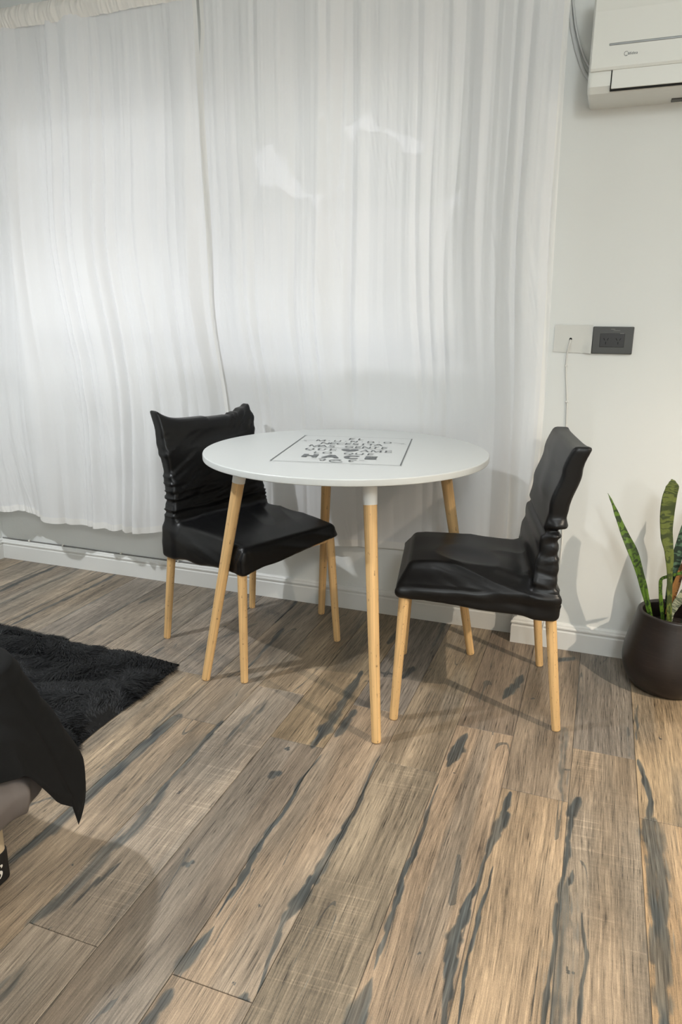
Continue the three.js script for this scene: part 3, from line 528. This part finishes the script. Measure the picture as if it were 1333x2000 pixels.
// ------------------------------------------------------------------ power socket, blank cover and cable on the pilaster
{
  const t = thing('power_socket', 'dark grey double power socket on the white wall', 'socket', [0, 0, WZ]);
  const dark = std({ color: new THREE.Color().setRGB(0.060, 0.062, 0.060), roughness: 0.5 }), black = std({ color: new THREE.Color().setRGB(0.020, 0.020, 0.021), roughness: 0.45 });
  const g = rbox(-0.042, 0.081, 1.045, 1.130, 0.0, 0.011, 0.003, 3); mesh('plate', g, dark, t);
  const ins = mesh('socket_insert', rbox(-0.019, 0.055, 1.066, 1.109, 0.005, 0.0123, 0.0015), black, t);
  const hole = std({ color: 0x050505, roughness: 0.9 });
  for (const cx of [-0.0005, 0.0365]) { for (const [dx, dy, a] of [[-0.0055, 0.003, 0.5], [0.0055, 0.003, -0.5], [0, -0.009, 0]]) { const s = rbox(-0.001, 0.001, -0.004, 0.004, 0.0115, 0.0128, 0.0003, 1); s.rotateZ(a); s.translate(cx + dx, 1.088 + dy, 0); mesh('slot', s, hole, ins); } }
  mesh('scratch', merged([rbox(0.012, 0.024, 1.1215, 1.1228, 0.0105, 0.01125, 0.0003, 1), rbox(0.020, 0.040, 1.1175, 1.1185, 0.0105, 0.01125, 0.0003, 1), rbox(0.040, 0.053, 1.1085, 1.1097, 0.0117, 0.0126, 0.0003, 1)]), std({ color: 0x8c8d88, roughness: 0.8 }), t);
}
{
  const t = thing('blank_cover', 'white painted blank cover plate with a cable hole beside the dark socket', 'cover plate', [0, 0, WZ]);
  const lift = (x, y) => 0.0030 + 0.0085 * ss(-0.075, -0.043, x) * ss(1.115, 1.048, y) + 0.002 * ss(-0.07, -0.043, x);
  const grid = (off) => gridGeo(24, 18, (u, v) => { const x = lerp(-0.161, -0.0425, u), y = lerp(1.048, 1.1345, v) - 0.003 * u * (1 - v); return [x, y, Math.max(0.0004, lift(x, y) - off)]; });
  const front = grid(0), backf = grid(0.0016), idx = backf.index.array; for (let i = 0; i < idx.length; i += 3) { const q = idx[i]; idx[i] = idx[i + 1]; idx[i + 1] = q; } backf.computeVertexNormals();
  const rim = gridGeo(24, 1, (u, v) => { const x = lerp(-0.161, -0.0425, u), y = 1.048 - 0.003 * u; return [x, y, lift(x, y) - (1 - v) * 0.0016]; });
  const rim2 = gridGeo(18, 1, (u, v) => { const x = -0.0425, y = lerp(1.045, 1.1345, u); return [x, y, lift(x, y) - (v) * 0.0016]; });
  mesh('plate', merged([front, backf, rim, rim2]), std({ color: new THREE.Color().setRGB(0.61, 0.61, 0.575), roughness: 0.6, side: THREE.DoubleSide }), t);
  const h = new THREE.CylinderGeometry(0.0045, 0.0045, 0.0016, 20); h.rotateX(Math.PI / 2); h.translate(-0.109, 1.0895, 0.0026); mesh('cable_hole', h, std({ color: 0x0c0b0a, roughness: 0.9 }), t);
}
{
  const white = std({ color: new THREE.Color().setRGB(0.66, 0.655, 0.62), roughness: 0.5 }), z = WZ + 0.004;
  const t = thing('wall_cable', 'thin white cable clipped down the wall behind the chair by the plant', 'cable');
  mesh('cable', tube([[-0.1085, 1.0885, z + 0.002], [-0.112, 1.070, z + 0.005], [-0.116, 1.044, z + 0.001], [-0.114, 0.98, z], [-0.103, 0.887, z], [-0.096, 0.741, z], [-0.089, 0.582, z], [-0.078, 0.40, z + 0.002], [-0.080, 0.304, z + 0.003], [-0.088, 0.226, z + 0.008], [-0.108, 0.13, z + 0.016], [-0.118, 0.06, z + 0.016], [-0.120, 0.004, z + 0.018]], 0.0027, 140), white, t);
  for (const [x, y] of [[-0.103, 0.887], [-0.0805, 0.318], [-0.115, 1.005]]) { const c = rbox(x - 0.005, x + 0.005, y - 0.003, y + 0.003, WZ, z + 0.0045, 0.001); mesh('cable_clip', c, white, t); }
}
{
  const grey = std({ color: new THREE.Color().setRGB(0.16, 0.155, 0.15), roughness: 0.6 });
  const t = thing('skirting_cable', 'thin grey cable clipped along the skirting under the left curtain panel', 'cable');
  mesh('cable', tube([[-2.70, 0.102, 0.006], [-2.53, 0.1015, 0.006], [-2.3, 0.102, 0.006], [-2.0, 0.1005, 0.006], [-1.6, 0.102, 0.006], [-1.38, 0.1015, 0.005], [-1.34, 0.100, 0.002]], 0.0026, 120), grey, t);
  for (const x of [-2.535, -2.335, -2.005, -1.70]) mesh('cable_clip', rbox(x - 0.004, x + 0.004, 0.099, 0.108, 0.0, 0.0105, 0.001), std({ color: 0xd8d6ce, roughness: 0.5 }), t);
}

// ------------------------------------------------------------------ potted snake plant
{
  const PXc = 0.287, PZc = 0.246;
  const t = thing('potted_snake_plant', 'snake plant in a dark brown rounded clay pot by the skirting', 'plant', [PXc, 0, PZc]);
  const potTex = dataTex(256, 256, (i, j) => { const a = n2(i * 0.03, j * 0.06), b = n2(i * 0.15, j * 0.5), s = n2(i * 0.06, j * 0.9) > 0.86 ? 7 : 0; const v = 0.8 + a * 0.35 + (b - 0.5) * 0.14; return [36 * v + s, 29 * v + s, 27 * v + s]; });
  const pr = [[0, 0.0], [0.096, 0.0], [0.103, 0.004], [0.122, 0.030], [0.136, 0.066], [0.1405, 0.095], [0.138, 0.125], [0.131, 0.160], [0.121, 0.200], [0.113, 0.232], [0.1095, 0.250], [0.107, 0.257], [0.101, 0.260], [0.095, 0.257], [0.0925, 0.248], [0.094, 0.215], [0.096, 0.200]].map(p => new THREE.Vector2(...p));
  const spl = new THREE.SplineCurve(pr.slice(2)); const fine = [pr[0], pr[1], ...spl.getPoints(60)];
  mesh('pot', new THREE.LatheGeometry(fine, 72), phy({ map: potTex, roughness: 0.38, side: THREE.DoubleSide }), t);
  mesh('soil', displace(gridGeo(40, 24, (u, v) => { const a = u * Math.PI * 2, r = v * 0.096; return [Math.cos(a) * r, 0.205, -Math.sin(a) * r]; }), p => n2(p.x * 90, p.z * 90) * 0.010), std({ color: 0x1d1510, roughness: 1, side: THREE.DoubleSide }), t);
  const leafTex = (dark, light, seed, f) => dataTex(64, 512, (i, j) => {
    const u = i / 64, v = j / 512, q = n2(u * 3 + seed, v * f + (n2(u * 9 + seed, v * 70) - 0.5) * 2.2), e = Math.min(u % 0.5, 0.5 - u % 0.5) * 2, k = ss(0.38, 0.60, q), fn = 0.9 + n2(u * 40, v * 300) * 0.2;
    return [lerp(dark[0], light[0], k) * fn, lerp(dark[1], light[1], k) * fn, lerp(dark[2], light[2], k) * fn];
  });
  const leafMat = (a, b, s, f = 34) => std({ map: leafTex(a, b, s, f), roughness: 0.42 });
  const MG = [leafMat([32, 52, 14], [78, 108, 26], 3, 52), leafMat([50, 62, 24], [92, 102, 44], 8, 70), leafMat([22, 42, 30], [76, 104, 82], 14, 60), leafMat([70, 46, 24], [138, 98, 54], 22, 12), leafMat([84, 92, 74], [150, 152, 128], 31, 60)];
  // spine: [x, y, z, half width]; face: direction the blade looks
  function leaf(name, spine, face, m, cup = 0.22) {
    const curve = new THREE.CatmullRomCurve3(spine.map(s => new THREE.Vector3(s[0] - PXc, s[1], s[2] - PZc))), ws = spine.map(s => s[3]), N = 44, M = 14, F = new THREE.Vector3(...face).normalize();
    const wAt = v => { const q = v * (ws.length - 1), i = Math.min(ws.length - 2, Math.floor(q)); return lerp(ws[i], ws[i + 1], ss(0, 1, q - i)); };
    const g = gridGeo(M, N, (u, v) => {
      const c = curve.getPoint(v), T = curve.getTangent(v), S = new THREE.Vector3().crossVectors(T, F).normalize(), B = new THREE.Vector3().crossVectors(S, T).normalize();
      const a = u * Math.PI * 2, w = wAt(v) * (1 + 0.05 * Math.sin(v * 26 + spine[0][0] * 90)), th = Math.min(0.0022, w * 0.6), sx = Math.cos(a) * w;
      const p = c.clone().addScaledVector(S, sx).addScaledVector(B, Math.sin(a) * th - cup * (w - Math.abs(sx)) * 0.9);
      return [p.x, p.y, p.z];
    });
    const ix = g.index.array; for (let i = 0; i < ix.length; i += 3) { const q = ix[i]; ix[i] = ix[i + 1]; ix[i + 1] = q; } g.computeVertexNormals();
    return mesh(name, g, m, t);
  }
  const P = (px, py, z, w) => { const q = onZ(px, py, z); return [q.x, q.y, q.z, w]; };
  leaf('leaf', [P(1274, 1215, 0.235, 0.008), P(1266, 1180, 0.235, 0.0105), P(1255, 1135, 0.235, 0.0135), P(1240, 1085, 0.24, 0.017), P(1222, 1045, 0.24, 0.014), P(1207, 1008, 0.245, 0.0085), P(1196, 980, 0.25, 0.004), P(1188, 963, 0.25, 0.0006)], [0.55, 0.15, 0.8], MG[0]);
  leaf('leaf', [P(1308, 1225, 0.300, 0.0075), P(1308, 1180, 0.300, 0.0078), P(1309, 1125, 0.300, 0.0085), P(1308, 1080, 0.300, 0.0125), P(1303, 1045, 0.300, 0.0185), P(1304, 1005, 0.300, 0.0195), P(1309, 970, 0.300, 0.0215), P(1314, 952, 0.300, 0.0185), P(1314, 941, 0.300, 0.010), P(1313, 936, 0.300, 0.002)], [0.15, 0.05, 1], MG[1], 0.1);
  leaf('leaf', [P(1304, 1200, 0.215, 0.009), P(1312, 1140, 0.212, 0.013), P(1324, 1085, 0.208, 0.016), P(1342, 1030, 0.205, 0.015), P(1358, 985, 0.20, 0.008), P(1366, 960, 0.20, 0.001)], [0.1, 0.2, 1], MG[2]);
  leaf('dry_leaf', [P(1304, 1200, 0.23, 0.008), P(1316, 1160, 0.226, 0.012), P(1330, 1120, 0.222, 0.011), P(1344, 1085, 0.22, 0.007), P(1350, 1060, 0.22, 0.001)], [0.3, 0.2, 1], MG[3], 0.5).userData = { label: 'brown dried leaf' };
  leaf('broken_leaf', [P(1296, 1215, 0.265, 0.006), P(1292, 1175, 0.265, 0.006), P(1291, 1145, 0.266, 0.0055), P(1293, 1131, 0.267, 0.005), P(1310, 1125, 0.27, 0.005), P(1332, 1119, 0.275, 0.005), P(1360, 1110, 0.28, 0.002)], [0.1, 0.3, 1], MG[0]).userData = { label: 'green leaf folded over at a right angle' };
  leaf('stub_leaf', [P(1306, 1222, 0.275, 0.009), P(1312, 1195, 0.275, 0.0115), P(1322, 1180, 0.275, 0.0125), P(1336, 1160, 0.275, 0.0125), P(1350, 1140, 0.275, 0.009)], [0.3, 0.6, 1], MG[4]).userData = { label: 'pale mottled stub of a leaf' };
  leaf('leaf', [[0.315, 0.20, 0.25, 0.010], [0.335, 0.33, 0.25, 0.017], [0.355, 0.45, 0.25, 0.022], [0.365, 0.57, 0.25, 0.017], [0.362, 0.66, 0.25, 0.001]], [0.3, 0.1, 1], MG[2]);
  leaf('leaf', [[0.330, 0.20, 0.27, 0.010], [0.375, 0.31, 0.28, 0.018], [0.425, 0.42, 0.29, 0.016], [0.46, 0.50, 0.30, 0.001]], [-0.4, 0.4, 1], MG[0]);
}

// ------------------------------------------------------------------ shaggy black rug
{
  const RX0 = -2.45, RX1 = -1.262, RZ0 = 0.690, RZ1 = 1.590;
  const t = thing('shag_rug', 'black shaggy rug lying in front of the bed', 'rug');
  const relief = (x, z) => 0.007 + 0.008 * n2(x * 12, z * 14) + 0.026 * (1 - Math.pow(fold(n2(x * 3.0 + 1.5, z * 8 + x * 2.4), 1), 3)) * ss(0, 0.06, Math.min(RX1 - x, z - RZ0));
  const edge = (x, z) => Math.min(1, Math.min(RX1 - x, x - RX0, z - RZ0, RZ1 - z) / 0.02);
  const wob = (x, z) => (n2(x * 9 + 2, z * 9) - 0.5) * 0.012;
  mesh('backing', gridGeo(110, 130, (u, v) => { const x = lerp(RX0, RX1, u), z = lerp(RZ1, RZ0, v); const e = clamp(edge(x, z), 0, 1); return [x + wob(x, z) , 0.0025 + e * relief(x, z), z + wob(z, x)]; }), std({ color: 0x060607, roughness: 1, side: THREE.DoubleSide }), t);
  const bl = new THREE.BufferGeometry(), bp = [], bi = []; const NS = 4;
  for (let i = 0; i <= NS; i++) { const f = i / NS, w = 0.0011 * (1 - f * f * 0.9); bp.push(-w, Math.sin(f * 1.25) * 0.021, f * f * 0.017, w, Math.sin(f * 1.25) * 0.021, f * f * 0.017); if (i < NS) bi.push(i * 2, i * 2 + 1, i * 2 + 3, i * 2, i * 2 + 3, i * 2 + 2); }
  bl.setAttribute('position', new THREE.Float32BufferAttribute(bp, 3)); bl.setIndex(bi); bl.computeVertexNormals();
  const N = 150000, pile = new THREE.InstancedMesh(bl, phy({ color: 0xffffff, roughness: 0.60, specularIntensity: 0.5, side: THREE.DoubleSide }), N), r = rng(99), M4 = new THREE.Matrix4(), Q = new THREE.Quaternion(), E3 = new THREE.Euler(), S3 = new THREE.Vector3(), V3 = new THREE.Vector3(), C3 = new THREE.Color();
  for (let i = 0; i < N; i++) {
    const x = lerp(RX0, RX1, r()), z = lerp(RZ0, RZ1, r());
    const dir = n2(x * 5.5 + 3, z * 12) * 9 + (n2(x * 16, z * 16) - 0.5) * 3 + (r() - 0.5) * 1.3, lean = 0.25 + n2(x * 6 + 9, z * 11) * 1.0 + (r() - 0.5) * 0.4;
    E3.set(lean, dir, 0, 'YXZ'); Q.setFromEuler(E3); const k = 0.75 + r() * 0.6; S3.set(1.0 + r() * 0.6, k, k);
    V3.set(x + wob(x, z), 0.002 + clamp(edge(x, z), 0, 1) * relief(x, z), z + wob(z, x)); M4.compose(V3, Q, S3); pile.setMatrixAt(i, M4);
    const c = 0.004 + r() * 0.013; C3.setRGB(c, c * 1.05, c * 1.15); pile.setColorAt(i, C3);
  }
  pile.name = 'pile'; pile.userData = { kind: 'stuff', label: 'black shaggy pile' }; pile.castShadow = pile.receiveShadow = true; t.add(pile);
}

// ------------------------------------------------------------------ bed corner
{
  const rrect = (x0, x1, z0, z1, r) => { const s = new THREE.Shape(); s.moveTo(x0 + r, -z1); s.lineTo(x1 - r, -z1); s.quadraticCurveTo(x1, -z1, x1, -z1 + r); s.lineTo(x1, -z0 - r); s.quadraticCurveTo(x1, -z0, x1 - r, -z0); s.lineTo(x0 + r, -z0); s.quadraticCurveTo(x0, -z0, x0, -z0 - r); s.lineTo(x0, -z1 + r); s.quadraticCurveTo(x0, -z1, x0 + r, -z1); return s; };
  const slab = (x0, x1, z0, z1, r, y0, y1, bev) => { const g = new THREE.ExtrudeGeometry(rrect(x0 + bev, x1 - bev, z0 + bev, z1 - bev, r), { depth: y1 - y0 - 2 * bev, bevelEnabled: true, bevelSize: bev, bevelThickness: bev, bevelSegments: 4, curveSegments: 10 }); g.rotateX(-Math.PI / 2); g.translate(0, y0 + bev, 0); return g; };
  const BX0 = -2.60, BX1 = -1.074, BZ0 = 1.634, BZ1 = 3.55;
  const bed = thing('bed', 'bed with a beige upholstered base and a black band at floor level', 'bed');
  mesh('bed_base', slab(BX0, BX1, BZ0, BZ1, 0.012, 0.0, 0.235, 0.010), std({ color: new THREE.Color().setRGB(0.50, 0.40, 0.27), roughness: 0.85 }), bed);
  const band = mesh('band', slab(BX0 - 0.002, BX1 + 0.002, BZ0 - 0.002, BZ1 + 0.002, 0.020, 0.001, 0.070, 0.002), std({ color: 0x0c0b0b, roughness: 0.6 }), bed); band.userData = { label: 'black fabric band with white script' };
  const sTex = canvasTex(256, 256, (c, w, h) => { c.clearRect(0, 0, w, h); c.fillStyle = '#d9d6cf'; c.textAlign = 'center'; c.textBaseline = 'middle'; c.font = 'italic bold 250px serif'; c.fillText('S', w / 2, h / 2 + 6); });
  const sg = new THREE.PlaneGeometry(0.034, 0.042); sg.rotateY(Math.PI / 2); sg.translate(BX1 + 0.0035, 0.034, 1.671); mesh('lettering', sg, std({ map: sTex, transparent: true, roughness: 0.6 }), band);
  mesh('mattress', slab(BX0, -1.008, 1.590, BZ1, 0.09, 0.235, 0.485, 0.03), std({ color: 0x4a4340, roughness: 0.9 }), bed);
  // a cloth falling over the bed's edge and corner: xe, ze = faces, Rr = corner radius, prof(s, t) -> [outward, y]
  function fall(xe, ze, Rr, top, prof, nS, nT) {
    const lenA = BZ1 - (ze + Rr), arc = Rr * Math.PI / 2, lenB = (xe - Rr) - BX0, L = lenA + arc + lenB;
    return gridGeo(nS, nT, (u, v) => {
      const s = u * L; let bx, bz, nx, nz, c;
      if (s < lenA) { bx = xe; bz = BZ1 - s; nx = 1; nz = 0; c = (s - lenA) / 1; }
      else if (s < lenA + arc) { const a = (s - lenA) / Rr; nx = Math.cos(a); nz = -Math.sin(a); bx = xe - Rr + nx * Rr; bz = ze + Rr + nz * Rr; c = (s - lenA); }
      else { bx = xe - Rr - (s - lenA - arc); bz = ze; nx = 0; nz = -1; c = s - lenA; }
      const [o, y] = prof(c, v, arc); return [bx + nx * o, y, bz + nz * o];
    });
  }
  const capTop = (x1, z0, r, y, seed) => displace(gridGeo(70, 90, (u, v) => [lerp(BX0, x1, u), y, lerp(BZ1, z0, v)]), p => (n2(p.x * 7 + seed, p.z * 7) - 0.5) * 0.010);
  // grey-brown sheet, bulging below the blanket
  {
    const t = thing('bed_sheet', 'grey-brown sheet bulging out below the black blanket', 'bed sheet');
    const g = fall(-1.000, 1.582, 0.10, 0.49, (c, v, arc) => {
      const f = v; const bot = 0.228 + (n2(c * 9 + 3, 1) - 0.5) * 0.03;
      if (f < 0.2) { const q = f / 0.2; return [lerp(-0.10, 0, q), 0.491 - 0.010 * q * q]; }
      const q = (f - 0.2) / 0.8, bul = Math.sin(Math.pow(q, 1.3) * Math.PI * 0.86) * lerp(0.078, 0.020, ss(-0.01, 0.07, c)) * ss(0.30, 0.70, q), fo = (fold(n2(c * 14 + 2, q * 1.6 + c * 3), 1.4) - 0.4) * lerp(0.028, 0.006, ss(-0.01, 0.07, c)) * ss(0.35, 0.65, q);
      return [0.004 + bul + fo * (1 - 0.5 * ss(0.85, 1, q)) - 0.03 * ss(0.86, 1, q), lerp(0.481, bot, q)];
    }, 420, 60);
    mesh('cloth', g, std({ color: new THREE.Color().setRGB(0.115, 0.098, 0.090), roughness: 0.8, side: THREE.DoubleSide }), t);
  }
  {
    const t = thing('blanket', 'black blanket hanging in a point over the bed corner', 'blanket');
    const tip = 0.02, g = fall(-1.000, 1.582, 0.10, 0.50, (c, v, arc) => {
      const d = c - tip, corner = Math.pow(Math.max(0, 1 - Math.abs(d) / (d < 0 ? 0.075 : 0.12)), 1.15), near = Math.exp(-((d / 0.085) ** 2));
      const hem = (c < tip ? 0.350 : 0.300) - 0.135 * corner + (n2(c * 7 + 1, 2) - 0.5) * 0.012;
      if (v < 0.25) { const q = v / 0.25; return [lerp(-0.11, -0.004, q), 0.513 - 0.012 * q * q]; }
      const q = (v - 0.25) / 0.75, out = smoothTable([[0, 0], [0.12, 0.012], [0.35, 0.026], [0.6, 0.040], [1, 0.052]])(q) + near * 0.075 * Math.pow(q, 1.25);
      const fo = (fold(n2(c * 6.5 + 4, q * 0.7 + 2), 1.2) - 0.4) * 0.05 * ss(0, 0.6, q) * (1 - near * 0.7);
      return [out + fo - 0.012 * ss(0.9, 1, q) * corner, lerp(0.501, hem, q)];
    }, 520, 70);
    const bm = phy({ color: new THREE.Color().setRGB(0.0055, 0.0055, 0.0055), roughness: 0.85, specularIntensity: 0.35, side: THREE.DoubleSide });
    mesh('cloth', g, bm, t);
    mesh('top', capTop(-1.105, 1.69, 0, 0.514, 5), bm, t);
  }
}
renderer.render(scene, camera);
